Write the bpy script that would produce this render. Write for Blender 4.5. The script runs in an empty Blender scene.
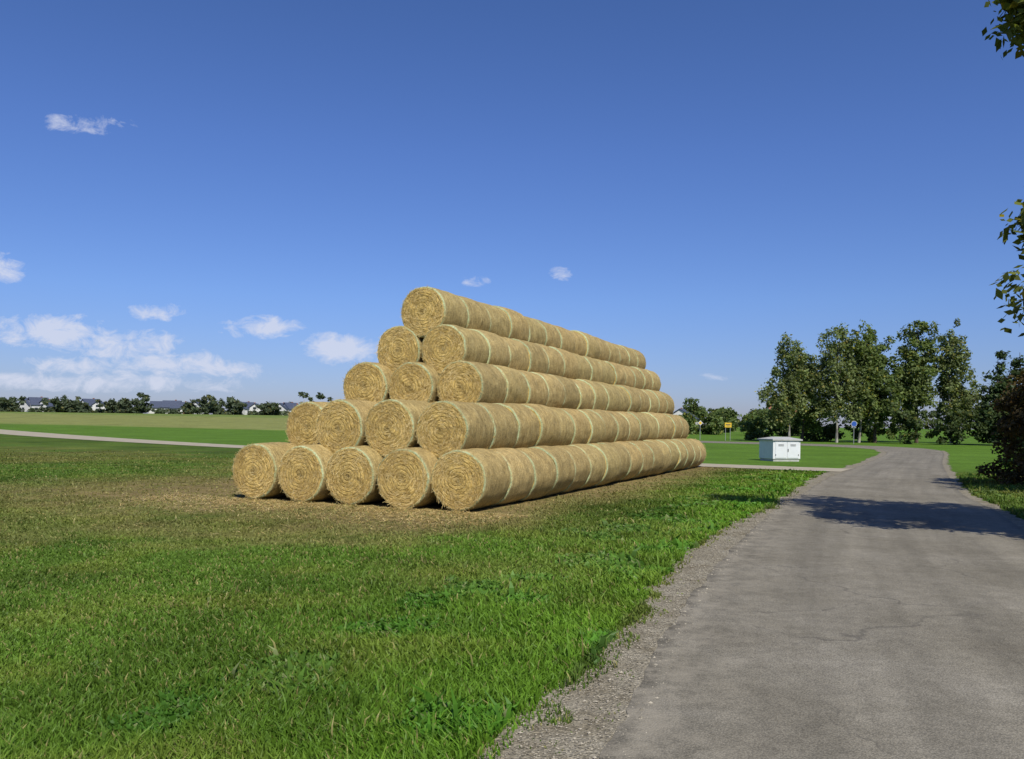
import bpy, math, numpy as np
from mathutils import Vector, Quaternion
rng=np.random.default_rng(7)
D=bpy.data; SC=bpy.context.scene; COL=SC.collection

# ------------------------------------------------------------ helpers
def link(o,parent=None):
    COL.objects.link(o)
    if parent: o.parent=parent
    return o
def empty(name,loc=(0,0,0),rz=0):
    e=D.objects.new(name,None); e.location=loc; e.rotation_euler=(0,0,rz); e.empty_display_size=.3
    return link(e)
def np_mesh(name,V,F,mats,col=None,matidx=None,smooth=False):
    V=np.asarray(V,dtype=np.float32); F=np.asarray(F,dtype=np.int32)
    k=F.shape[1]; n=F.shape[0]
    me=D.meshes.new(name)
    me.vertices.add(len(V)); me.vertices.foreach_set('co',V.ravel())
    me.loops.add(n*k); me.loops.foreach_set('vertex_index',F.ravel())
    me.polygons.add(n); me.polygons.foreach_set('loop_start',np.arange(0,n*k,k,dtype=np.int32))
    if matidx is not None: me.polygons.foreach_set('material_index',np.asarray(matidx,dtype=np.int32))
    me.polygons.foreach_set('use_smooth',np.full(n,smooth,dtype=bool))
    me.update(calc_edges=True)
    if col is not None:
        a=me.color_attributes.new('col','FLOAT_COLOR','POINT')
        c=np.ones((len(V),4),dtype=np.float32); c[:,:3]=col
        a.data.foreach_set('color',c.ravel())
    for m in mats: me.materials.append(m)
    return me
def obj(name,me,parent=None,loc=(0,0,0),rot=(0,0,0)):
    o=D.objects.new(name,me); o.location=loc; o.rotation_euler=rot
    return link(o,parent)
TAB=rng.random((256,256))
def vnoise(x,y,s,seed=0):
    x=np.asarray(x,float)/s+seed*17.3; y=np.asarray(y,float)/s+seed*9.7
    i=np.floor(x).astype(int); j=np.floor(y).astype(int)
    fx=x-i; fy=y-j; fx=fx*fx*(3-2*fx); fy=fy*fy*(3-2*fy)
    a=TAB[i&255,j&255]; b=TAB[(i+1)&255,j&255]; c=TAB[i&255,(j+1)&255]; d=TAB[(i+1)&255,(j+1)&255]
    return (a*(1-fx)+b*fx)*(1-fy)+(c*(1-fx)+d*fx)*fy
def sstep(a,b,x):
    t=np.clip((x-a)/(b-a),0,1); return t*t*(3-2*t)
def terr(x,y):
    x=np.asarray(x,float); y=np.asarray(y,float)
    return 3.4*sstep(75,330,y)*sstep(60,-60,x) + 1.0*sstep(120,330,y)*sstep(-60,60,x)

class NB:
    def __init__(s,nt): s.nt=nt; s.n=nt.nodes; s.l=nt.links
    def new(s,t,**kw):
        nd=s.n.new(t)
        for k,v in kw.items(): setattr(nd,k,v)
        return nd
    def put(s,inp,v):
        if isinstance(v,bpy.types.NodeSocket): s.l.new(v,inp)
        else: inp.default_value=v
    def math(s,op,a,b=0.0,c=None,clamp=False):
        nd=s.new('ShaderNodeMath',operation=op,use_clamp=clamp); s.put(nd.inputs[0],a); s.put(nd.inputs[1],b)
        if c is not None: s.put(nd.inputs[2],c)
        return nd.outputs[0]
    def noise(s,vec,scale,detail=4,rough=.55,dist=0):
        nd=s.new('ShaderNodeTexNoise'); s.l.new(vec,nd.inputs['Vector'])
        nd.inputs['Scale'].default_value=scale; nd.inputs['Detail'].default_value=detail
        nd.inputs['Roughness'].default_value=rough; nd.inputs['Distortion'].default_value=dist
        return nd.outputs['Fac']
    def ramp(s,fac,stops):
        nd=s.new('ShaderNodeValToRGB'); s.l.new(fac,nd.inputs[0])
        els=nd.color_ramp.elements
        while len(els)<len(stops): els.new(.5)
        for e,(p,c) in zip(els,stops):
            e.position=p; e.color=(c,c,c,1) if not hasattr(c,'__len__') else (*c,1)
        return nd.outputs[0]
    def mix(s,fac,a,b,bt='MIX'):
        nd=s.new('ShaderNodeMix',data_type='RGBA',blend_type=bt)
        s.put(nd.inputs[0],fac)
        for i,v in ((6,a),(7,b)):
            if isinstance(v,tuple): v=(*v,1)
            s.put(nd.inputs[i],v)
        return nd.outputs[2]
    def mapping(s,vec,scale=(1,1,1),rot=(0,0,0)):
        nd=s.new('ShaderNodeMapping'); s.l.new(vec,nd.inputs[0]); nd.inputs['Scale'].default_value=scale
        nd.inputs['Rotation'].default_value=rot; return nd.outputs[0]
    def bump(s,h,strength=.5,dist=.02):
        nd=s.new('ShaderNodeBump'); s.l.new(h,nd.inputs['Height']); nd.inputs['Strength'].default_value=strength
        nd.inputs['Distance'].default_value=dist; return nd.outputs[0]
def mat(name,rough=.8,spec=.3):
    m=D.materials.new(name); m.use_nodes=True; b=NB(m.node_tree)
    p=b.n['Principled BSDF']; p.inputs['Roughness'].default_value=rough; p.inputs['Specular IOR Level'].default_value=spec
    return m,b,p
def plain(name,c,rough=.7,var=.15,scale=8,spec=.3):
    m,b,p=mat(name,rough,spec)
    tc=b.new('ShaderNodeTexCoord').outputs['Object']
    n=b.noise(tc,scale,4)
    f=b.ramp(n,[(.3,1-var),(.7,1+var*.4)])
    b.l.new(b.mix(1.0,c,f,'MULTIPLY'),p.inputs['Base Color'])
    return m

# ------------------------------------------------------------ materials
def leaf_mat(name,trans=.35):
    m=D.materials.new(name); m.use_nodes=True; b=NB(m.node_tree); b.n.clear()
    at=b.new('ShaderNodeAttribute',attribute_name='col').outputs['Color']
    p=b.new('ShaderNodeBsdfDiffuse'); b.l.new(at,p.inputs['Color'])
    g=b.new('ShaderNodeBsdfGlossy'); g.inputs['Roughness'].default_value=.5; g.inputs['Color'].default_value=(.6,.65,.6,1)
    t=b.new('ShaderNodeBsdfTranslucent'); tcx=b.mix(1.0,at,(1.35,1.4,.6),'MULTIPLY'); b.l.new(tcx,t.inputs[0])
    m1=b.new('ShaderNodeMixShader'); m1.inputs[0].default_value=.03
    b.l.new(p.outputs[0],m1.inputs[1]); b.l.new(g.outputs[0],m1.inputs[2])
    mx=b.new('ShaderNodeMixShader'); mx.inputs[0].default_value=trans
    b.l.new(m1.outputs[0],mx.inputs[1]); b.l.new(t.outputs[0],mx.inputs[2])
    o=b.new('ShaderNodeOutputMaterial'); b.l.new(mx.outputs[0],o.inputs[0]); return m
M_leaf=leaf_mat('leaf',.38); M_grass=leaf_mat('grass_blade',.28)
def bark(name,c1,c2,sc=6):
    m,b,p=mat(name,.9,.1); tc=b.new('ShaderNodeTexCoord').outputs['Object']
    n=b.noise(b.mapping(tc,(1,1,.35)),sc,5,.65)
    b.l.new(b.ramp(n,[(.35,c1),(.62,c2)]),p.inputs['Base Color']); return m
M_bark=bark('bark',(.04,.03,.022),(.13,.10,.075)); M_birch=bark('birch_bark',(.10,.09,.08),(.4,.38,.34),3)

# ground
m,b,p=mat('ground',.95,.05); M_ground=m
tc=b.new('ShaderNodeTexCoord').outputs['Object']
at=b.new('ShaderNodeAttribute',attribute_name='col').outputs['Color']
n1=b.noise(tc,.22,4,.65); n2=b.noise(tc,3,6,.75); n3=b.noise(tc,40,3,.7)
c=b.mix(1.0,at,b.ramp(n1,[(.3,.78),(.7,1.18)]),'MULTIPLY')
c=b.mix(1.0,c,b.ramp(n2,[(.3,.62),(.52,1.0),(.72,1.3)]),'MULTIPLY')
c=b.mix(1.0,c,b.ramp(n3,[(.35,.72),(.65,1.25)]),'MULTIPLY')
b.l.new(c,p.inputs['Base Color'])
b.l.new(b.bump(n2,.6,.08),p.inputs['Normal'])

# asphalt
m,b,p=mat('asphalt',.9,.2); M_asph=m
tc=b.new('ShaderNodeTexCoord'); oc=tc.outputs['Object']; uv=tc.outputs['UV']
n1=b.noise(oc,.55,6,.68,.4); n2=b.noise(oc,6,5,.7); n3=b.noise(oc,150,2,.8)
vo=b.new('ShaderNodeTexVoronoi',feature='F1'); b.l.new(oc,vo.inputs['Vector']); vo.inputs['Scale'].default_value=80
sep=b.new('ShaderNodeSeparateXYZ'); b.l.new(uv,sep.inputs[0]); u=sep.outputs[0]
base=b.ramp(n1,[(.3,(.185,.165,.125)),(.5,(.235,.212,.165)),(.7,(.290,.264,.212))])
c=b.mix(1.0,base,b.ramp(n2,[(.3,.82),(.7,1.12)]),'MULTIPLY')
c=b.mix(1.0,c,b.ramp(vo.outputs['Distance'],[(.1,1.18),(.75,.70)]),'MULTIPLY')
c=b.mix(1.0,c,b.ramp(n3,[(.3,.60),(.7,1.34)]),'MULTIPLY')
st=b.noise(b.mapping(uv,(10,.10,1)),1,4,.6)
c=b.mix(1.0,c,b.ramp(st,[(.32,.83),(.68,1.12)]),'MULTIPLY')
ve=b.new('ShaderNodeTexVoronoi',feature='DISTANCE_TO_EDGE')
dn=b.new('ShaderNodeTexNoise'); b.l.new(oc,dn.inputs['Vector']); dn.inputs['Scale'].default_value=1.7; dn.inputs['Detail'].default_value=5
va=b.new('ShaderNodeVectorMath',operation='MULTIPLY_ADD'); b.l.new(dn.outputs['Color'],va.inputs[0]); va.inputs[1].default_value=(.9,.9,0); b.l.new(oc,va.inputs[2])
b.l.new(va.outputs[0],ve.inputs['Vector']); ve.inputs['Scale'].default_value=.33
cr=b.ramp(ve.outputs['Distance'],[(.0,1),(.0045,0)])
cm=b.ramp(b.noise(oc,.45,2),[(.44,0),(.56,1)])
crk=b.math('MULTIPLY',cr,cm)
c=b.mix(b.math('MULTIPLY',crk,.6),c,(.07,.064,.055))
eg=b.ramp(u,[(0,.62),(.010,.72),(.026,1.0),(.96,1.0),(.985,.85)])
c=b.mix(1.0,c,eg,'MULTIPLY')
dus=b.math('MULTIPLY',b.ramp(u,[(0,1),(.18,0)]),b.ramp(b.noise(oc,3,5,.7),[(.42,0),(.62,.75)]))
c=b.mix(dus,c,(.29,.258,.20))
b.l.new(c,p.inputs['Base Color']); b.l.new(b.bump(vo.outputs['Distance'],.5,.006),p.inputs['Normal'])

# gravel
m,b,p=mat('gravel',.95,.1); M_grav=m
oc=b.new('ShaderNodeTexCoord').outputs['Object']
vo=b.new('ShaderNodeTexVoronoi'); b.l.new(oc,vo.inputs['Vector']); vo.inputs['Scale'].default_value=60
n1=b.noise(oc,2.6,5,.7); n2=b.noise(oc,25,5,.75)
sv=b.new('ShaderNodeSeparateColor'); b.l.new(vo.outputs['Color'],sv.inputs[0])
c=b.ramp(n1,[(.3,(.165,.138,.09)),(.5,(.265,.235,.175)),(.7,(.33,.30,.235))])
c=b.mix(1.0,c,b.ramp(sv.outputs[0],[(0,.65),(1,1.3)]),'MULTIPLY')
c=b.mix(1.0,c,b.ramp(n2,[(.3,.65),(.7,1.18)]),'MULTIPLY')
b.l.new(c,p.inputs['Base Color']); b.l.new(b.bump(vo.outputs['Distance'],.8,.012),p.inputs['Normal'])
m,b,p=mat('gravel_path',.95,.1); M_path=m
oc=b.new('ShaderNodeTexCoord').outputs['Object']
n=b.noise(oc,1.2,6,.7); b.l.new(b.ramp(n,[(.3,(.30,.26,.19)),(.7,(.42,.375,.29))]),p.inputs['Base Color'])

# straw materials
def polar(b,axial_scale,ring_scale,ang):
    tc=b.new('ShaderNodeTexCoord').outputs['Object']; s=b.new('ShaderNodeSeparateXYZ'); b.l.new(tc,s.inputs[0])
    r=b.math('SQRT',b.math('ADD',b.math('MULTIPLY',s.outputs[0],s.outputs[0]),b.math('MULTIPLY',s.outputs[2],s.outputs[2])))
    rr=b.math('MAXIMUM',r,.01)
    rnd=b.new('ShaderNodeObjectInfo').outputs['Random']
    cb=b.new('ShaderNodeCombineXYZ')
    b.put(cb.inputs[0],b.math('MULTIPLY',b.math('DIVIDE',s.outputs[0],rr),ang))
    b.put(cb.inputs[1],b.math('ADD',b.math('MULTIPLY',b.math('DIVIDE',s.outputs[2],rr),ang),b.math('MULTIPLY',rnd,37)))
    b.put(cb.inputs[2],b.math('ADD',b.math('MULTIPLY',r,ring_scale),b.math('MULTIPLY',s.outputs[1],axial_scale)))
    return tc,s,r,rnd,cb.outputs[0]
m,b,p=mat('straw_wrapped_side',.8,.2); M_side=m
tc,s,r,rnd,pv=polar(b,46,0,2.2)
f1=b.noise(pv,1,5,.65,.4)
tv=b.new('ShaderNodeVectorMath',operation='ADD'); b.l.new(tc,tv.inputs[0]); b.put(tv.inputs[1],b.math('MULTIPLY',rnd,50))
f2=b.noise(tv.outputs[0],4,4,.65); f3=b.noise(tv.outputs[0],30,3,.75,.6)
c=b.ramp(f1,[(.28,(.24,.165,.06)),(.5,(.47,.35,.15)),(.72,(.62,.50,.26))])
c=b.mix(1.0,c,b.ramp(f2,[(.3,.68),(.7,1.14)]),'MULTIPLY')
c=b.mix(1.0,c,b.ramp(f3,[(.3,.5),(.7,1.28)]),'MULTIPLY')
c=b.mix(1.0,c,b.ramp(rnd,[(0,(.80,.79,.72)),(.35,(1.0,.95,.86)),(.6,(.90,.91,.82)),(1,(1.10,1.06,1.0))]),'MULTIPLY')
wv=b.math('FRACT',b.math('MULTIPLY',s.outputs[1],24)); wl=b.ramp(wv,[(.0,1),(.22,0)])
c=b.mix(b.math('MULTIPLY',wl,.24),c,(.47,.54,.36))
ay=b.math('ABSOLUTE',s.outputs[1]); eb=b.ramp(ay,[(.50,0),(.58,.20)])
c=b.mix(b.math('MULTIPLY',eb,b.ramp(f3,[(.35,.4),(.65,1)])),c,(.47,.52,.33))
b.l.new(c,p.inputs['Base Color']); b.l.new(b.bump(f1,.9,.025),p.inputs['Normal'])

m,b,p=mat('straw_bale_face',.85,.15); M_face=m
tc,s,r,rnd,pv=polar(b,0,38,3.0)
f1=b.noise(pv,1,5,.7,.9)
tv=b.new('ShaderNodeVectorMath',operation='ADD'); b.l.new(tc,tv.inputs[0]); b.put(tv.inputs[1],b.math('MULTIPLY',rnd,50))
f2=b.noise(tv.outputs[0],50,4,.8,1.2); f4=b.noise(tv.outputs[0],5,4,.7)
th=b.math('DIVIDE',b.math('ARCTAN2',s.outputs[2],s.outputs[0]),6.2832)
spn=b.math('FRACT',b.math('ADD',b.math('ADD',b.math('MULTIPLY',r,13.0),th),b.math('MULTIPLY',f4,1.3)))
sp=b.ramp(spn,[(0,.62),(.2,1.03),(.75,1.06),(1,.62)])
c=b.ramp(f1,[(.3,(.23,.145,.032)),(.48,(.54,.375,.115)),(.7,(.78,.59,.24))])
c=b.mix(.7,c,sp,'MULTIPLY')
c=b.mix(1.0,c,b.ramp(f2,[(.32,.40),(.5,1.0),(.68,1.3)]),'MULTIPLY')
c=b.mix(1.0,c,b.ramp(f4,[(.3,.72),(.7,1.12)]),'MULTIPLY')
c=b.mix(1.0,c,b.ramp(r,[(0,.42),(.05,.65),(.12,1.0)]),'MULTIPLY')
b.l.new(c,p.inputs['Base Color']); b.l.new(b.bump(b.math('ADD',f1,sp),.9,.025),p.inputs['Normal'])

m,b,p=mat('net_wrap_rim',.8,.1); M_rim=m
tc,s,r,rnd,pv=polar(b,60,60,3)
f=b.noise(pv,1,4,.7); f3=b.noise(tc,40,3,.7)
c=b.ramp(f,[(.32,(.32,.30,.12)),(.5,(.44,.48,.26)),(.66,(.50,.60,.38))])
c=b.mix(1.0,c,b.ramp(f3,[(.3,.55),(.6,1.05)]),'MULTIPLY')
c=b.mix(1.0,c,b.ramp(rnd,[(0,.7),(1,1.08)]),'MULTIPLY')
b.l.new(c,p.inputs['Base Color'])
m,b,p=mat('loose_straw',.6,.3); M_straw=m
ri=b.new('ShaderNodeNewGeometry').outputs['Random Per Island']
b.l.new(b.ramp(ri,[(0,(.32,.21,.055)),(.5,(.60,.43,.15)),(1,(.78,.63,.31))]),p.inputs['Base Color'])

# ------------------------------------------------------------ layout curves
A=np.array([.408,.913]); B=np.array([-.913,.408]); P0=np.array([-1.04,16.1])
LP=np.array([(-6.8,-20),(-.8,0),(.447,4.32),(1.17,6.72),(2.64,10.77),(4.95,16.3),(7.6,22),(10.7,28.6),(17.9,42.4),(25.6,58),(28.6,67),(28,75),(23,81),(15,87),(5,97),(-8,112),(-30,140)],float)
RP=np.array([(-2.6,-20),(3.9,0),(5.2,4.3),(6.1,7),(7.4,11),(8.7,14.4),(10.2,18),(11.7,22),(14.5,28),(21.3,42),(29.5,58),(34,68),(35,76),(31,85),(20,94),(10,103),(-4,118),(-26,146)],float)
LP[:5,0]+=.05
GP=np.array([(-7.6,-20),(-1.4,0),(-.02,4.31),(.40,5.64),(1.18,7.8),(2.68,12.1),(6.25,19.7),(10.3,28.9),(17.4,42.4),(25.2,58),(28.1,66)],float)
def crom(P,n):
    Q=np.vstack([2*P[0]-P[1],P,2*P[-1]-P[-2]]); out=[]
    seg=len(P)-1
    for i in range(seg):
        p0,p1,p2,p3=Q[i:i+4]; k=n//seg
        for t in np.linspace(0,1,k,endpoint=(i==seg-1)):
            out.append(.5*((2*p1)+(-p0+p2)*t+(2*p0-5*p1+4*p2-p3)*t*t+(-p0+3*p1-3*p2+p3)*t**3))
    out=np.array(out)
    s=np.r_[0,np.cumsum(np.hypot(*np.diff(out,axis=0).T))]
    tt=np.linspace(0,s[-1],n); return np.c_[np.interp(tt,s,out[:,0]),np.interp(tt,s,out[:,1])],tt
def ribbon(name,L,R,mt,z,nx=8,tt=None,jag=0):
    n=len(L); V=[];UV=[]
    for j in range(nx+1):
        f=j/nx; P=L*(1-f)+R*f
        if jag>0 and j==0: P=P+np.c_[(vnoise(P[:,0],P[:,1],.35,3)-.5)*jag+(vnoise(P[:,0],P[:,1],1.6,5)-.5)*jag,np.zeros(n)]
        if jag<0 and j==nx: P=P-np.c_[(vnoise(P[:,0],P[:,1],.35,3)-.5)*jag,np.zeros(n)]
        V.append(np.c_[P,terr(P[:,0],P[:,1])+z]); UV.append(np.c_[np.full(n,f),tt if tt is not None else np.arange(n)])
    V=np.vstack(V); UV=np.vstack(UV)
    i=np.arange(n-1); F=[]
    for j in range(nx): F.append(np.c_[j*n+i,(j+1)*n+i,(j+1)*n+i+1,j*n+i+1])
    F=np.vstack(F); me=np_mesh(name,V,F,[mt])
    uvl=me.uv_layers.new(name='UVMap'); uvl.data.foreach_set('uv',UV[F.ravel()].astype(np.float32).ravel())
    return obj(name,me)
Lr,tl=crom(LP,2000); Rr,tr_=crom(RP,2000)
Lr=Lr+np.c_[(vnoise(Lr[:,0],Lr[:,1],.7,11)-.5)*.09+(vnoise(Lr[:,0],Lr[:,1],.16,12)-.5)*.05,np.zeros(2000)]
ribbon('road',Lr,Rr,M_asph,.012,12,tl)
ys=np.linspace(-20,66,2200)
gcx,gcy=crom(GP,600)[0].T
gx=np.interp(ys,gcy,gcx); lx=np.interp(ys,Lr[:1500,1],Lr[:1500,0])
ribbon('gravel_shoulder',np.c_[gx-.05,ys],np.c_[lx+.15,ys],M_grav,.006,4,ys,.28)
rx=np.interp(ys,Rr[:1400,1],Rr[:1400,0])
ribbon('gravel_shoulder',np.c_[rx-.15,ys],np.c_[rx+.28,ys],M_grav,.006,3,ys,-.3)
PC=np.array([(13.2,33.5),(8.1,36.4),(1,40.5),(-7,45.5),(-17,52.5),(-34,68.5),(-54,90),(-75,112),(-110,145)],float)
pc,tp=crom(PC,500); dr=np.gradient(pc,axis=0); dr/=np.linalg.norm(dr,axis=1)[:,None]; nr=np.c_[-dr[:,1],dr[:,0]]
wd=(1.4+1.1*sstep(45,80,pc[:,1]))[:,None]
ribbon('gravel_path',pc+nr*wd,pc-nr*wd,M_path,.02,4,tp)

# ------------------------------------------------------------ ground tint
def local(x,y):
    dx=x-P0[0]; dy=y-P0[1]; return dx*A[0]+dy*A[1], dx*B[0]+dy*B[1]
def dryness(x,y):
    a,bb=local(x,y)
    q=np.maximum(-a,0)/6.0+np.maximum(a-21,0)/3
    w=np.maximum(-.6-bb,0)/1.7+np.maximum(bb-5.5,0)/8
    d=1.12-np.hypot(q,w)
    d=d+(vnoise(x,y,2.3,1)-.5)*.6+(vnoise(x,y,.6,2)-.5)*.5
    return np.clip(d*.95,0,1)
def tint(x,y):
    x=np.asarray(x,float); y=np.asarray(y,float)
    ge=np.interp(y,GP[:,1],GP[:,0])
    verge=np.exp(-np.clip(ge-x,0,99)/3.6)*(x<ge)
    n=vnoise(x,y,2.2,4)[:,None]; n2=vnoise(x,y,7,6)[:,None]
    lush=np.array([.122,.240,.020]); mid=np.array([.092,.155,.024]); olive=np.array([.160,.165,.042])
    c=mid*(1-verge[:,None])+lush*verge[:,None]
    k=np.clip((n-.5)*1.6+(n2-.42)*1.4,0,1)*(1-.8*verge[:,None])*sstep(4,12,y)[:,None]*sstep(60,35,y)[:,None]
    c=c*(1-k)+olive*k
    dk=(sstep(.45,.75,vnoise(x,y,1.1,21))*.24+sstep(.5,.8,vnoise(x,y,3.1,22))*.18)[:,None]; c=c*(1-dk)
    yk=(sstep(.55,.85,vnoise(x,y,.8,23))*.35)[:,None]; c=c*(1-yk)+np.array([.19,.215,.038])*yk
    dr=dryness(x,y)[:,None]; c=c*(1-dr)+np.array([.245,.19,.080])*dr
    pl=np.interp(x,PC[::-1,0],PC[::-1,1])
    far=(sstep(0,3,y-pl)*(y>30))[:,None]
    fg=np.array([.110,.205,.027]); c=c*(1-far)+fg*far
    st=(sstep(0,8,y-(118-.35*(x+40)))*(x<12))[:,None]
    c=c*(1-st)+np.array([.25,.27,.085])*st
    st2=(sstep(0,20,y-(215-.2*(x+40)))*(x<60))[:,None]
    c=c*(1-st2)+np.array([.18,.24,.06])*st2
    return c
gxs=np.r_[-2500,-1200,-700,-450,np.arange(-300,-60,6),np.arange(-60,-16,1.0),np.arange(-16,16,.3),np.arange(16,60,1.0),np.arange(60,300,8),450,700,1200,2500]
gys=np.r_[-400,-100,-30,np.arange(-20,2,1.0),np.arange(2,42,.3),np.arange(42,130,1.2),np.arange(130,420,8),600,900,1500,3000]
X,Y=np.meshgrid(gxs,gys); x=X.ravel(); y=Y.ravel(); nx=len(gxs); ny=len(gys)
i,j=np.meshgrid(np.arange(nx-1),np.arange(ny-1)); q=(j*nx+i).ravel()
me=np_mesh('ground',np.c_[x,y,terr(x,y)],np.c_[q,q+1,q+nx+1,q+nx],[M_ground],tint(x,y)*.85,smooth=True); obj('ground',me)

# ------------------------------------------------------------ grass
def grass(N,dmin,dmax,urange=(-.78,.70)):
    d=np.exp(rng.uniform(math.log(dmin),math.log(dmax),N)); u=rng.uniform(*urange,N); x=u*d; y=d
    ge=np.interp(y,gcy,gcx)+(vnoise(x,y,.35,3)-.5)*.30+(vnoise(x,y,1.6,5)-.5)*.28; re=np.interp(y,RP[:,1],RP[:,0])+.28
    le=np.interp(y,LP[:,1],LP[:,0])
    stray=(x<le-.05)&(rng.random(N)<.05*sstep(.55,.8,vnoise(x,y,.22,14)))&(x>ge+.02)
    ok=(x<ge+.02)|(x>re)|stray|((x<ge+.14)&(rng.random(N)<.3))
    a,bb=local(x,y); ok&=~((a>-.02)&(a<21)&(bb>-.5)&(bb<5.4))
    pl=np.interp(x,PC[::-1,0],PC[::-1,1]); ok&=(np.abs(y-pl)>1.9)&(y<pl)
    ok&=rng.random(N)<(1.05-sstep(24,dmax,d))
    dr=dryness(x,y); ok&=rng.random(N)>dr*.84
    ok&=(rng.random(N)<.45+.8*vnoise(x,y,.3,8))
    x=x[ok];y=y[ok];d=d[ok];ge=ge[ok];dr=dr[ok];stray=stray[ok];n=len(x)
    verge=np.exp(-np.clip(ge-x,0,99)/1.9)*(x<ge)+(x>re[ok])*.8
    c=tint(x,y)*1.12
    c=c*(1-.4*dr[:,None])+np.array([.16,.19,.04])*.4*dr[:,None]
    h=(.026+.060*verge*(.4+1.0*vnoise(x,y,.6,15))+.022*vnoise(x,y,.7,9))*rng.uniform(.55,1.4,n)
    h=np.where(stray,.02,h)
    h*=1+1.2*(rng.random(n)<.015)
    w=(.0022+.00072*d)*rng.uniform(.6,1.4,n)
    broad=(rng.random(n)<.8*sstep(.60,.76,vnoise(x,y,.55,12))*(verge>.3)); w=np.where(broad,w*3.0,w); h=np.where(broad,h*.85,h)
    az=rng.uniform(0,6.283,n); lean=h*rng.uniform(.15,1.0,n); la=rng.normal(.6,1.5,n)+3*vnoise(x,y,.5,16)
    wx=np.cos(az)*w; wy=np.sin(az)*w; lx=np.cos(la)*lean; ly=np.sin(la)*lean; z0=terr(x,y)
    V=np.empty((n,5,3))
    V[:,0]=np.c_[x-wx,y-wy,z0-.004]; V[:,1]=np.c_[x+wx,y+wy,z0-.004]
    V[:,2]=np.c_[x-wx*.8+lx*.3,y-wy*.8+ly*.3,z0+h*.6]; V[:,3]=np.c_[x+wx*.8+lx*.3,y+wy*.8+ly*.3,z0+h*.6]
    V[:,4]=np.c_[x+lx,y+ly,z0+h*rng.uniform(.8,1,n)]
    bs=np.arange(n)[:,None]*5
    F=np.stack([bs+[0,1,3],bs+[0,3,2],bs+[2,3,4]],1).reshape(-1,3)
    br=rng.uniform(.72,1.3,n)[:,None]; cc=c*br
    yl=(rng.random(n)<.03+.10*vnoise(x,y,1.3,24)*(1-verge))[:,None]; cc=np.where(yl,np.array([.27,.25,.09])*br,cc)
    cc=np.where(broad[:,None],cc*np.array([.66,.86,.9]),cc)
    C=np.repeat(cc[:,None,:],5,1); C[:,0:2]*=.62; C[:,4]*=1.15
    return V.reshape(-1,3),F,C.reshape(-1,3)
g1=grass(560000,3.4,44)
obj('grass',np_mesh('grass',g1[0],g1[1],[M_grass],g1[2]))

# gravel stones
n=10000
y=np.exp(rng.uniform(math.log(3.3),math.log(22),n)); ge=np.interp(y,gcy,gcx); le=np.interp(y,LP[:,1],LP[:,0])
f=rng.beta(1.1,1.3,n); x=ge-.1+(le-ge+.26)*f
s=rng.uniform(.0025,.0075,n)*(1+.04*y)*np.where(rng.random(n)<.04,1.9,1)
o6=np.array([(1,0,0),(-1,0,0),(0,1,0),(0,-1,0),(0,0,1),(0,0,-1)],float)
V=o6[None]*rng.uniform(.6,1.2,(n,6,1))*s[:,None,None]*np.array([1,1,.6]); ang=rng.uniform(0,6.28,n)
Vx=V[...,0]*np.cos(ang)[:,None]-V[...,1]*np.sin(ang)[:,None]; Vy=V[...,0]*np.sin(ang)[:,None]+V[...,1]*np.cos(ang)[:,None]
V=np.stack([Vx+x[:,None],Vy+y[:,None],V[...,2]+.008+s[:,None]*.3],-1)
f8=np.array([(0,2,4),(2,1,4),(1,3,4),(3,0,4),(2,0,5),(1,2,5),(3,1,5),(0,3,5)])
F=(np.arange(n)[:,None,None]*6+f8[None]).reshape(-1,3)
cc=np.repeat((np.array([.28,.25,.195])*rng.uniform(.55,1.5,n)[:,None])[:,None],6,1)
m,b,p=mat('stone',.9,.15); b.l.new(b.new('ShaderNodeAttribute',attribute_name='col').outputs['Color'],p.inputs['Base Color'])
obj('gravel_stones',np_mesh('gravel_stones',V.reshape(-1,3),F,[m],cc.reshape(-1,3)))

# ------------------------------------------------------------ bales
R=.59; BL=1.235
def straws(n,off):
    out=[]
    for sgn in (-1,1):
        r=np.sqrt(rng.random(n))*.57; th=rng.uniform(0,6.283,n)
        cx=np.cos(th)*r; cz=np.sin(th)*r; da=rng.normal(0,.75,n)+th+math.pi/2
        L=rng.uniform(.025,.085,n); w=rng.uniform(.0014,.0032,n)
        tx=np.cos(da);tz=np.sin(da); y0=sgn*(BL/2+rng.uniform(-.004,.012,n)); y1=sgn*(BL/2+rng.uniform(.0,.05,n))
        out.append(np.stack([np.c_[cx-tx*L-tz*w,y0,cz-tz*L+tx*w],np.c_[cx-tx*L+tz*w,y0,cz-tz*L-tx*w],
                             np.c_[cx+tx*L+tz*w,y1,cz+tz*L-tx*w],np.c_[cx+tx*L-tz*w,y1,cz+tz*L+tx*w]],1))
    V=np.concatenate(out).reshape(-1,3); F=np.arange(len(V)).reshape(-1,4)+off
    return V,F
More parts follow.
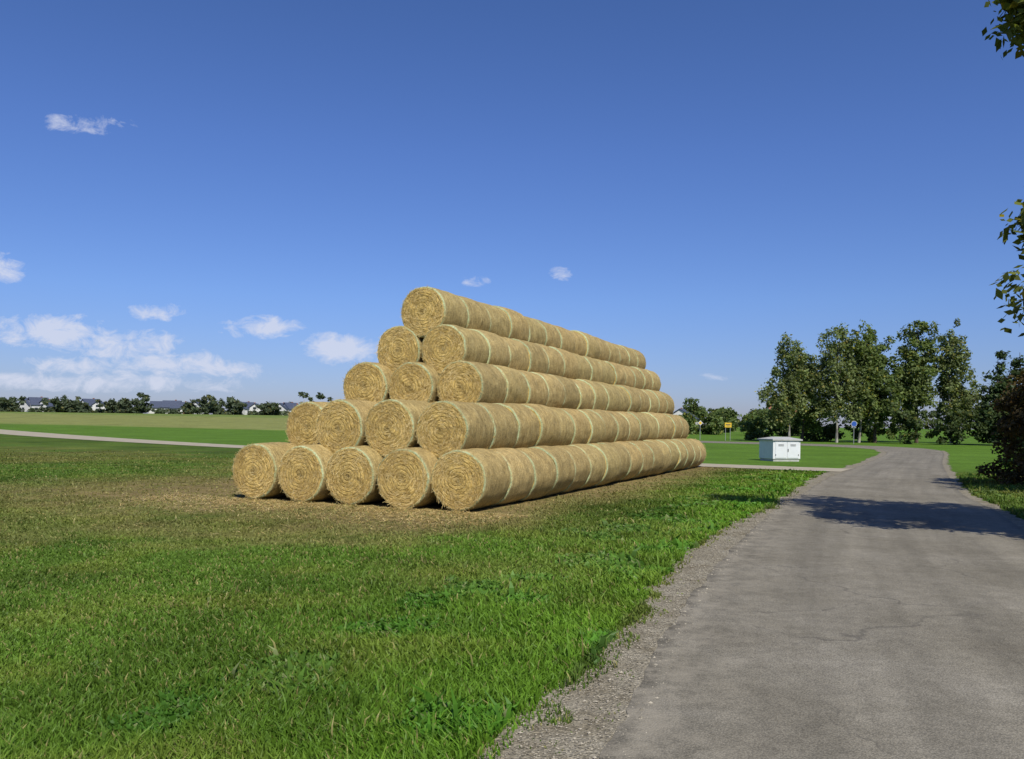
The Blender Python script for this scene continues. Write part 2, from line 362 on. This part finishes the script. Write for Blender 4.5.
def bale(seed,with_straw):
    S=72
    prof=[]
    rf=[.0,.05,.11,.17,.23,.29,.35,.41,.47,.52,.552]
    for r in rf: prof.append((r,-BL/2))
    prof+= [(.572,-BL/2+.008),(.584,-BL/2+.024),(.59,-BL/2+.055)]
    for t in np.linspace(-.43,.43,8): prof.append((.590+.014*math.cos(t*3.3),t*BL))
    prof+= [(.59,BL/2-.055),(.584,BL/2-.024),(.572,BL/2-.008)]
    for r in rf[::-1]: prof.append((r,BL/2))
    K=len(prof)
    th=np.linspace(0,2*math.pi,S,endpoint=False)
    V=[]
    for k,(r,yy) in enumerate(prof):
        rr=r*(1+(vnoise(np.cos(th)*2+seed*5,np.sin(th)*2+yy*1.0,.7,seed)-.5)*.044+(vnoise(np.cos(th)*9+seed,np.sin(th)*9+yy*7,1,seed)-.5)*.026)
        e=1 if yy>0 else -1
        bul=0
        if abs(abs(yy)-BL/2)<1e-6:
            bul=e*(.02*(1-(r/.56)**2)+ (vnoise(np.cos(th)*r*9+seed,np.sin(th)*r*9,1,seed+3)-.5)*.045*min(1,(.56-r)*8))
        V.append(np.c_[np.cos(th)*rr,yy+bul+0*th,np.sin(th)*rr])
    V=np.vstack(V); F=[];MI=[]
    i=np.arange(S); i2=(i+1)%S
    for k in range(K-1):
        F.append(np.c_[k*S+i,(k+1)*S+i,(k+1)*S+i2,k*S+i2])
        y0=abs((prof[k][1]+prof[k+1][1])/2); rm=(prof[k][0]+prof[k+1][0])/2
        if y0>BL/2-.018: m_=2 if rm>.545 else 1
        else: m_=0
        MI+= [m_]*S
    F=np.vstack(F)
    if with_straw:
        sV,sF=straws(1500,len(V)); V=np.vstack([V,sV]); F=np.vstack([F,sF]); MI+= [3]*len(sF)
    return np_mesh('straw_bale_mesh',V,F,[M_side,M_face,M_rim,M_straw],matidx=MI,smooth=True)
front=[bale(s,True) for s in (1,2,3,4,5)]; midm=[bale(s,False) for s in (6,7,8,9)]
stack=empty('straw_bale_stack',(P0[0],P0[1],0))
SP=1.225; zs=[.585,1.535,2.47,3.36,4.25]; s0=[0,.485,2.33,2.68,2.80]; rz=-math.atan2(A[0],A[1])
for r in range(5):
    for c_ in range(5-r):
        st=s0[r]+rng.uniform(-.06,.06)+(.55 if (r==1 and c_==3) else 0)
        end=20.9 if r==0 else 20.3
        nb=int(round((end-st)/1.245)); pitch=(end-st)/nb
        for k in range(nb):
            a=st+pitch*(k+.5)
            j=rng.normal(0,.018,3)
            xy=A*a+B*(SP*(c_+r*.5)-.02)
            me_=front[rng.integers(5)] if k in (0,nb-1) else midm[rng.integers(4)]
            o=obj('straw_bale',me_,stack,(xy[0]+j[0],xy[1]+j[1],zs[r]+j[2]*.8))
            o.rotation_mode='QUATERNION'
            q=Quaternion((0,0,1),rz+rng.normal(0,.012))@Quaternion((0,1,0),rng.uniform(0,6.28))
            if rng.random()<.5: q=q@Quaternion((0,0,1),math.pi)
            o.rotation_quaternion=q
            sc=1+rng.normal(0,.012); o.scale=(sc,pitch/1.245*.99,sc)
n=16000
a=rng.uniform(-5.0,22,n); bb=rng.uniform(-2.2,9,n)
a[:8000]=-np.abs(rng.normal(0,1.4,8000)); bb[:8000]=rng.uniform(-1.5,7,8000)
xy=P0+a[:,None]*A+bb[:,None]*B; x,y=xy.T
ok=(rng.random(n)<dryness(x,y)**1.5)&~((a>.1)&(bb>-.3)&(bb<5.2)); x=x[ok];y=y[ok];n=len(x)
th=rng.uniform(0,6.28,n);L=rng.uniform(.03,.09,n);w=rng.uniform(.0025,.0045,n);z=rng.uniform(.006,.03,n);z2=rng.uniform(.006,.04,n)
tx=np.cos(th);ty=np.sin(th)
V=np.stack([np.c_[x-tx*L-ty*w,y-ty*L+tx*w,z],np.c_[x-tx*L+ty*w,y-ty*L-tx*w,z],np.c_[x+tx*L+ty*w,y+ty*L-tx*w,z2],np.c_[x+tx*L-ty*w,y+ty*L+tx*w,z2]],1).reshape(-1,3)
obj('loose_straw',np_mesh('loose_straw',V,np.arange(len(V)).reshape(-1,4),[M_straw]))

# ------------------------------------------------------------ trees
def tube(pts,rad,S=8):
    pts=np.array(pts,float); V=[];F=[]
    for k,pt in enumerate(pts):
        d=pts[min(k+1,len(pts)-1)]-pts[max(k-1,0)]; d/=np.linalg.norm(d)+1e-9
        a=np.cross(d,[.13,.99,.05]); a/=np.linalg.norm(a); c_=np.cross(d,a)
        for t in range(S):
            an=2*math.pi*t/S; V.append(pt+(a*math.cos(an)+c_*math.sin(an))*rad[k])
    for k in range(len(pts)-1):
        for t in range(S): F.append((k*S+t,k*S+(t+1)%S,(k+1)*S+(t+1)%S,(k+1)*S+t))
    return np.array(V),np.array(F)
def leaves(C,R_,per,size,base,rg,droop=0):
    C=np.asarray(C); n=len(C)*per
    ci=np.repeat(np.arange(len(C)),per)
    dv=rg.normal(0,1,(n,3)); dv/=np.linalg.norm(dv,axis=1)[:,None]; rad=rg.random(n)**.5
    P=C[ci]+dv*rad[:,None]*R_[ci][:,None]*np.array([1,1,.72])
    P[:,2]-=droop*np.abs(rg.normal(0,1,n))
    nrm=dv*.7+np.array([0,-.1,.5])+rg.normal(0,.55,(n,3)); nrm/=np.linalg.norm(nrm,axis=1)[:,None]
    a=np.cross(nrm,rg.normal(0,1,(n,3))); a/=np.linalg.norm(a,axis=1)[:,None]
    b_=np.cross(nrm,a)
    s=size*rg.uniform(.55,1.35,n)[:,None]
    V=np.stack([P-a*s,P+b_*s*.55,P+a*s,P-b_*s*.55],1).reshape(-1,3)
    cl=rg.uniform(.7,1.3,len(C))[ci]*rg.uniform(.7,1.3,n)
    c=np.array(base)[None]*cl[:,None]; yel=(rg.random(n)<.07)[:,None]; c=np.where(yel,c*np.array([1.8,1.3,.8]),c)
    return V,np.arange(n*4).reshape(-1,4),np.repeat(c,4,0)
def tree(name,x,y,h,blobs,ncl,per,ls,base,tr,seed,bm=None,clr=(.5,1.0),extra=None,droop=0,limbs=14,fork=.3):
    rg=np.random.default_rng(seed); z0=float(terr(np.array([x]),np.array([y]))[0])
    e=empty(name,(x,y,z0))
    w=np.array([bl[3]*bl[3]*bl[4] for bl in blobs]); w/=w.sum()
    C=[]
    for k in range(ncl):
        bl=blobs[rg.choice(len(blobs),p=w)]
        d=rg.normal(0,1,3); d/=np.linalg.norm(d); rr=rg.random()**.42*rg.uniform(.8,1.14)
        C.append((bl[0]+d[0]*rr*bl[3],bl[1]+d[1]*rr*bl[3],bl[2]+d[2]*rr*bl[4]))
    if extra: C+=extra
    C=np.array(C); R_=rg.uniform(*clr,len(C))
    V,F,c=leaves(C,R_,per,ls,base,rg,droop); obj('crown',np_mesh('crown',V,F,[M_leaf],c),e)
    top=h*.9; bend=rg.normal(0,.25,2)
    zz=np.linspace(-.1,top,9); pts=np.c_[bend[0]*np.sin(zz/top*3),bend[1]*np.sin(zz/top*2.5),zz]
    rad=tr*(1-zz/top*.88); rad[0]*=1.35
    TV,TF=tube(pts,rad,10); VV=[TV];FF=[TF];off=len(TV)
    idx=list(rg.choice(len(C)-(len(extra) if extra else 0),min(limbs,ncl),replace=False))
    if extra: idx+=list(range(len(C)-len(extra),len(C),2))
    for k in idx:
        t=C[k]; zb=min(max(t[2]*rg.uniform(.5,.8),h*fork*.8),top*.9)
        b0=np.array([np.interp(zb,zz,pts[:,0]),np.interp(zb,zz,pts[:,1]),zb])
        mid_=(b0+t)/2+np.array([0,0,-.08*np.linalg.norm(t-b0)])+rg.normal(0,.1,3)
        r0=np.interp(zb,zz,rad)*.45
        lv,lf=tube([b0,mid_,t],[r0,r0*.5,r0*.12],6); VV.append(lv);FF.append(lf+off);off+=len(lv)
    obj('trunk',np_mesh('trunk',np.vstack(VV),np.vstack(FF),[bm or M_bark],smooth=True),e)
    return e
G1=(.125,.165,.050); G2=(.100,.140,.042); G3=(.050,.078,.028); GB=(.150,.185,.068)
tree('birch_tree',31.0,95,12.4,[(0,0,8.6,1.9,3.7),(-1.0,0,4.8,2.2,3.4),(.8,.3,6,1.8,3.0)],170,55,.17,GB,.12,11,M_birch,(.4,.85),droop=.45)
tree('deciduous_tree',33.8,99,11.2,[(0,0,7.0,2.2,3.8),(.8,0,3.6,2.3,2.6)],120,60,.19,G1,.16,12,clr=(.4,.9))
tree('birch_tree',36.3,95,13.8,[(0,0,9.6,2.2,4.1),(-1.3,0,6.3,2.1,3.8),(1.3,0,6.2,2.1,3.8)],220,55,.17,GB,.13,13,M_birch,(.4,.9),droop=.4)
tree('birch_tree',39.2,96,13.9,[(0,0,9.7,2.1,4.1),(.8,0,6.0,2.2,3.8)],170,55,.18,G1,.13,24,M_birch,(.4,.9),droop=.4)
tree('deciduous_tree',41.4,97,13.0,[(0,0,8.8,2.2,4.0),(.5,0,4.6,2.6,3.6)],170,60,.20,G2,.18,14,clr=(.45,.95))
tree('deciduous_tree',47.6,100,15.5,[(0,0,10.2,2.1,5.1),(-.9,0,6.2,2.6,4.4),(.9,0,12.0,1.3,2.6)],210,60,.20,G1,.18,15,clr=(.45,.95),droop=.2)
tree('birch_tree',52.2,101,14.6,[(0,0,9.6,2.3,4.7),(.8,0,5.4,2.6,4.0)],200,55,.19,GB,.14,16,M_birch,clr=(.4,.9),droop=.4)
tree('conifer_tree',51.4,90,10.2,[(0,0,2.6,2.4,2.2),(0,0,5.2,1.7,2.4),(0,0,8.2,.8,2.0)],120,65,.20,G3,.2,17,fork=.1)
tree('conifer_tree',54.8,92,11.2,[(0,0,2.8,2.6,2.4),(0,0,5.8,1.8,2.6),(0,0,9.0,.8,2.0)],120,65,.20,G3,.2,18,fork=.1)
tree('deciduous_tree',57.0,86,8.8,[(0,0,5,2.8,3.4)],110,60,.22,G2,.2,19)
rg=np.random.default_rng(77); ext=[]
for (ax,ay,az,k) in [(-2.75,.8,8.1,8),(-2.6,.9,7.6,6),(-2.5,.9,8.8,8),(-2.72,.6,4.55,7),(-2.5,.7,4.75,6),(-2.68,.6,3.5,5)]:
    ext+= [(ax+rg.normal(0,.13),ay+rg.normal(0,.2),az+rg.normal(0,.13)) for _ in range(k)]
tree('roadside_tree',10.2,11.3,9.4,[(-.3,.5,6.7,2.4,2.1),(-.5,.3,5.0,2.2,1.6),(.9,-.2,6.0,2.3,2.2)],300,100,.080,(.13,.15,.035),.19,21,clr=(.28,.6),extra=ext,limbs=46,fork=.25)
tree('roadside_tree',16.9,19.5,8.5,[(0,0,5.6,2.4,2.6)],130,60,.11,G1,.17,22,clr=(.35,.7),limbs=25)
tree('roadside_tree',12.2,9.2,10,[(0,0,5.8,2.9,2.8)],220,70,.12,G1,.2,23,clr=(.4,.8),limbs=25)

def shrub_mass(name,pts,per,ls,base,seed,clr=(.4,.9)):
    rg=np.random.default_rng(seed); C=np.array(pts); R_=rg.uniform(*clr,len(C))
    C[:,2]+=terr(C[:,0],C[:,1])
    V,F,c=leaves(C,R_,per,ls,base,rg); return obj(name,np_mesh(name,V,F,[M_leaf],c))
rg=np.random.default_rng(5)
def band(x0,y0,x1,y1,n,h,dep,hv=.5):
    t=rg.random(n); hh=h*(1-hv+hv*2*vnoise(t*40,t*0,2.3,9))
    return np.c_[x0+(x1-x0)*t,y0+(y1-y0)*t+rg.uniform(-dep,dep,n),rg.random(n)**.7*hh]
def bushpts(cx,cy,rx,ry,h,n):
    t=rg.uniform(0,6.28,n); q=np.sqrt(rg.random(n)); z=rg.random(n)
    f=np.sqrt(np.clip(1-(z*.95)**2.4,0.05,1))
    return np.c_[cx+np.cos(t)*q*rx*f,cy+np.sin(t)*q*ry*f,.15+z*h]
shrub_mass('hedge',band(42,93,64,84,200,3.8,1.5,.3),60,.2,(.06,.085,.028),31)
shrub_mass('hedge',band(28,103,46,101,110,2.6,1.0),50,.22,G2,32)
shrub_mass('hedge',band(30,150,54,150,110,4.0,3,.5),50,.34,G2,33,(.8,1.5))
shrub_mass('hedge',band(17,170,36,165,100,2.4,2,.6),50,.34,(.08,.11,.035),34,(.7,1.2))
shrub_mass('copper_bush',bushpts(15.9,25.6,1.5,1.5,3.2,120),80,.07,(.070,.052,.022),35,(.25,.5))
shrub_mass('bush',bushpts(20.8,32,1.9,2.0,2.6,110),80,.09,(.05,.08,.022),36,(.3,.6))
shrub_mass('bush',bushpts(28.6,43.5,2.3,2.5,2.2,90),80,.11,(.055,.085,.025),37,(.3,.6))

pts=np.vstack([band(-270,300,-45,300,300,1.6,3,.8),band(-260,345,-40,345,240,4.2,6,.8),band(-40,340,70,330,220,3.8,6,.7),band(60,300,330,280,300,7,8,.5)])
for (px,hh,ww) in [(3,4,4),(14,5,2.5),(60,4.5,3.5),(70,3.5,2),(78,3.8,2),(112,4,3),(122,4.5,4),(133,4.5,2.5),(146,7,2.5),(208,6.5,2.6),(218,4.5,2.5),(232,5.5,2.6),(268,3.5,2),(274,4.0,2),(313,8,5),(240,3.5,1.5),(190,3.6,1.2),(86,3.2,1.2)]:
    X=(px-512)*.353; k=24; pts=np.vstack([pts,np.c_[X+rg.normal(0,ww*.5,k),298+rg.normal(0,2,k),rg.random(k)*hh]])
shrub_mass('distant_treeline',pts,40,.55,(.08,.105,.058),38,(.7,1.5))
for k,(xx,yy,hh,rr) in enumerate([(53.5,250,9,3.5),(58,235,6.5,3.6),(45,180,5,2.2),(62,215,6,3),(67,225,6.5,3.4)]):
    tree('distant_tree',xx,yy,hh,[(0,0,hh*.5,rr,hh*.45)],70,50,.4,G2,.25,50+k,clr=(.8,1.5))

# ------------------------------------------------------------ houses
M_wall=plain('white_render',(.60,.60,.60),.8,.08,.6); M_roofd=plain('dark_roof_tiles',(.07,.085,.13),.6,.3,3); M_roofr=plain('red_roof_tiles',(.28,.12,.07),.7,.3,3)
M_glass=plain('window_glass',(.03,.04,.05),.15,.1,1,.6); M_door=plain('door_wood',(.12,.07,.04),.6,.2,5)
def bx(name,parent,c,s,mt,bev=0):
    x,y,z=[v/2 for v in s]
    V=[(i*x+c[0],j*y+c[1],k*z+c[2]) for i in(-1,1) for j in(-1,1) for k in(-1,1)]
    F=[(0,1,3,2),(4,6,7,5),(0,4,5,1),(2,3,7,6),(0,2,6,4),(1,5,7,3)]
    o=obj(name,np_mesh(name,V,F,[mt]),parent)
    if bev:
        md=o.modifiers.new('b','BEVEL'); md.width=bev; md.segments=2
    return o
def house(x,y,w,d,eave,ridge,roof,rz=0):
    z0=float(terr(np.array([x]),np.array([y]))[0]); e=empty('white_house',(x,y,z0-.1),rz)
    a,b_=w/2,d/2
    V=[(-a,-b_,0),(a,-b_,0),(a,b_,0),(-a,b_,0),(-a,-b_,eave),(a,-b_,eave),(a,b_,eave),(-a,b_,eave),(-a,0,ridge),(a,0,ridge)]
    me=D.meshes.new('walls'); me.from_pydata(V,[],[(0,1,5,4),(2,3,7,6),(1,2,6,9,5),(3,0,4,8,7)]); me.materials.append(M_wall); obj('walls',me,e)
    o=.35; sl=(ridge-eave)/b_; zl=eave-sl*o+.12; rt=ridge+.12
    V=[(-a-o,-b_-o,zl),(a+o,-b_-o,zl),(a+o,0,rt),(-a-o,0,rt),(a+o,b_+o,zl),(-a-o,b_+o,zl)]; V+=[(p[0],p[1],p[2]+.18) for p in V]
    me=D.meshes.new('roof'); me.from_pydata(V,[],[(0,1,2,3),(3,2,4,5),(6,9,8,7),(9,11,10,8),(0,6,7,1),(4,10,11,5),(1,7,8,2),(2,8,10,4),(0,3,9,6),(3,5,11,9)]); me.materials.append(roof); obj('roof',me,e)
    nw=max(2,int(w/3))
    for k in range(nw):
        xx=-a+w*(k+.5)/nw
        if k==nw//2: bx('door',e,(xx,-b_-.02,.9),(.9,.1,1.8),M_door)
        else: bx('window',e,(xx,-b_-.02,1.25),(1.0,.1,.9),M_glass)
    for zc in (1.25,eave+.4):
        bx('window',e,(a+.02,0,zc),(.1,1.1,.8),M_glass); bx('window',e,(-a-.02,0,zc),(.1,1.1,.8),M_glass)
    bx('chimney',e,(a*.4,.5,ridge+.1),(.5,.5,1.0),M_roofr)
for (px,w,h,rz_,rf) in [(28,5,4.9,1.2,M_roofd),(37,6,5.2,.8,M_roofd),(47,5,4.3,1.2,M_roofd),(90,6,4.9,1.0,M_roofd),(98,5,4.2,1.8,M_roofd),(160,7,4.4,.05,M_roofd),(171,6,4.7,.1,M_roofd),(181,6,4.2,.1,M_roofd),(198,5,5.0,1.3,M_roofd),(246,6,4.5,1.0,M_roofd),(255,5,4.1,1.7,M_roofd),(283,5,4.3,1.3,M_roofd),(290,5,4.5,.9,M_roofd),(298,5,4.0,1.8,M_roofd)]:
    house((px-512)*.365,311,w,5.5,h*.52,h,rf,rz_)
house(49,245,8,8,3,5.6,M_roofd,1.2); house(83,262,9,8,3.4,7.4,M_roofr,.2)

# ------------------------------------------------------------ transformer kiosk
M_kw=plain('kiosk_white_concrete',(.70,.71,.72),.6,.1,4); M_kr=plain('kiosk_roof_concrete',(.42,.42,.40),.8,.2,6); M_kd=plain('kiosk_door_metal',(.66,.68,.70),.45,.06,3); M_dk=plain('dark_metal',(.08,.08,.085),.5,.2,9)
e=empty('transformer_kiosk',(13.3,42.2,0),math.radians(14))
bx('plinth',e,(0,0,.05),(1.42,1.22,.14),M_kr); bx('body',e,(0,0,.57),(1.5,1.3,.90),M_kw,.015)
V=[(-.82,-.73,1.022),(.82,-.73,1.022),(.82,.73,1.022),(-.82,.73,1.022),(-.82,-.73,1.09),(.82,-.73,1.09),(.82,.73,1.09),(-.82,.73,1.09),(-.45,0,1.2),(.45,0,1.2)]
me=D.meshes.new('roof'); me.from_pydata(V,[],[(3,2,1,0),(0,1,5,4),(1,2,6,5),(2,3,7,6),(3,0,4,7),(4,5,9,8),(5,6,9),(6,7,8,9),(7,4,8)]); me.materials.append(M_kr); obj('roof',me,e)
for s in (-1,1):
    bx('door',e,(s*.33,-.66,.56),(.63,.03,.78),M_kd,.008)
    for k in range(4): bx('vent_slat',e,(s*.33,-.683,.76+k*.03),(.30,.012,.008),M_kr)
    bx('hinge',e,(s*.62,-.68,.32),(.03,.02,.08),M_dk)
bx('handle',e,(.05,-.69,.55),(.03,.03,.14),M_dk)

# ------------------------------------------------------------ signs
M_gal=plain('galvanised_steel',(.30,.31,.32),.4,.15,10); M_yel=plain('sign_yellow',(.62,.42,.04),.4,.05,3); M_wh=plain('sign_white',(.6,.6,.6),.4,.05); M_bl=plain('sign_blue',(.03,.09,.35),.4,.05)
def disc(name,parent,r,z,y,mt,S=28,th=.02):
    V=[(r*math.cos(2*math.pi*k/S),y,z+r*math.sin(2*math.pi*k/S)) for k in range(S)]+[(r*math.cos(2*math.pi*k/S),y+th,z+r*math.sin(2*math.pi*k/S)) for k in range(S)]
    me=D.meshes.new(name); me.from_pydata(V,[],[tuple(range(S)),tuple(range(2*S-1,S-1,-1))]+[(k,k+S,(k+1)%S+S,(k+1)%S) for k in range(S)]); me.materials.append(mt); return obj(name,me,parent)
def pole(e,x,h,r=.03):
    V,F=tube([(x,0,-.1),(x,0,h)],[r,r],10); obj('post',np_mesh('post',V,F,[M_gal],smooth=True),e)
e=empty('place_name_sign',(24.9,98,0),.1); pole(e,-.28,2.0); pole(e,.28,2.0); bx('board',e,(0,-.06,1.8),(.8,.03,.55),M_yel,.01); bx('lettering',e,(0,-.08,1.86),(.56,.006,.09),M_dk); bx('lettering_2',e,(0,-.08,1.7),(.36,.006,.06),M_dk)
e=empty('priority_road_sign',(21.7,98,0),.1); pole(e,0,2.3)
for nm,s,yy,mm in (('border',.30,-.06,M_wh),('panel',.21,-.07,M_yel)):
    me=D.meshes.new(nm); me.from_pydata([(-s,yy,2.0),(0,yy,2.0-s),(s,yy,2.0),(0,yy,2.0+s)],[],[(0,1,2,3)]); me.materials.append(mm); obj(nm,me,e)
e=empty('cycle_path_sign',(35.8,89,0),.0); pole(e,0,2.4); disc('rim',e,.30,2.1,-.06,M_wh); disc('face',e,.27,2.1,-.068,M_bl,th=.006)

# ------------------------------------------------------------ light
el=math.radians(47); az_=math.atan2(.31,-.951)
S=Vector((math.sin(az_)*math.cos(el),math.cos(az_)*math.cos(el),math.sin(el))).normalized()
L=D.lights.new('sun','SUN'); L.energy=5.0; L.angle=math.radians(.53); L.color=(1,.95,.83)
lo=D.objects.new('sun',L); lo.rotation_mode='QUATERNION'; lo.rotation_quaternion=S.to_track_quat('Z','Y'); link(lo)
W=D.worlds.new('World'); SC.world=W; W.use_nodes=True; b=NB(W.node_tree); bg=b.n['Background']
sky=b.new('ShaderNodeTexSky',sky_type='NISHITA'); sky.sun_disc=False; sky.sun_elevation=el; sky.sun_rotation=az_
sky.altitude=500; sky.air_density=1.0; sky.dust_density=.6; sky.ozone_density=3.0
tc=b.new('ShaderNodeTexCoord').outputs['Generated']; s=b.new('ShaderNodeSeparateXYZ'); b.l.new(tc,s.inputs[0])
yy=b.math('MAXIMUM',s.outputs[1],.02); u=b.math('DIVIDE',s.outputs[0],yy); v=b.math('DIVIDE',s.outputs[2],yy)
cb=b.new('ShaderNodeCombineXYZ'); b.put(cb.inputs[0],u); b.put(cb.inputs[1],b.math('MULTIPLY',v,1.7))
cn=b.noise(cb.outputs[0],30,6,.68,.5)
cn2=b.noise(cb.outputs[0],10,3,.6,.2)
tot=None
for (px,py,sx,sy,am) in [(48,331,50,14,1.0),(120,345,64,14,.85),(172,363,36,11,1.0),(80,366,56,9,.85),(258,327,36,9,.85),(342,349,34,12,1.08),(225,370,44,8,.85),(85,124,44,10,.60),(0,268,18,13,.9),(160,312,30,8,.7),(475,281,15,6,.54),(559,273,12,8,.56),(60,382,170,8,.85),(720,375,20,6,.5)]:
    uu=(px-512)/850; vv=(423+.0137*(px-512)-py)/850
    du=b.math('DIVIDE',b.math('SUBTRACT',u,uu),sx/850); dv=b.math('DIVIDE',b.math('SUBTRACT',v,vv),sy/850)
    g=b.math('MULTIPLY',b.math('EXPONENT',b.math('MULTIPLY',b.math('ADD',b.math('MULTIPLY',du,du),b.math('MULTIPLY',dv,dv)),-.6)),am)
    tot=g if tot is None else b.math('MAXIMUM',tot,g)
dens=b.math('ADD',tot,b.math('MULTIPLY',b.math('SUBTRACT',b.math('ADD',b.math('MULTIPLY',cn,.72),b.math('MULTIPLY',cn2,.28)),.5),3.6))
dens=b.math('MULTIPLY',dens,b.ramp(tot,[(.05,0),(.35,1)]))
den=b.ramp(dens,[(.34,0),(1.4,1)])
skc=b.mix(1.0,sky.outputs[0],b.ramp(s.outputs[2],[(0,(.56,.59,.90)),(.14,(.62,.75,1.12)),(.30,(.60,.75,1.17)),(.45,(.56,.73,1.12))]),'MULTIPLY')
c=b.mix(b.math('MULTIPLY',den,.82),skc,(6.6,7.0,8.4))
b.l.new(c,bg.inputs[0]); bg.inputs[1].default_value=.1

# ------------------------------------------------------------ camera
cam=D.cameras.new('camera'); co=D.objects.new('camera',cam); link(co); SC.camera=co
co.location=(0,0,1.7); co.rotation_euler=(math.radians(90),math.radians(-.785),0)
cam.sensor_width=36; cam.lens=850/1024*36; cam.shift_y=43.5/1024; cam.clip_end=6000; cam.clip_start=.05
SC.view_settings.view_transform='Standard'; SC.view_settings.look='None'; SC.view_settings.exposure=0
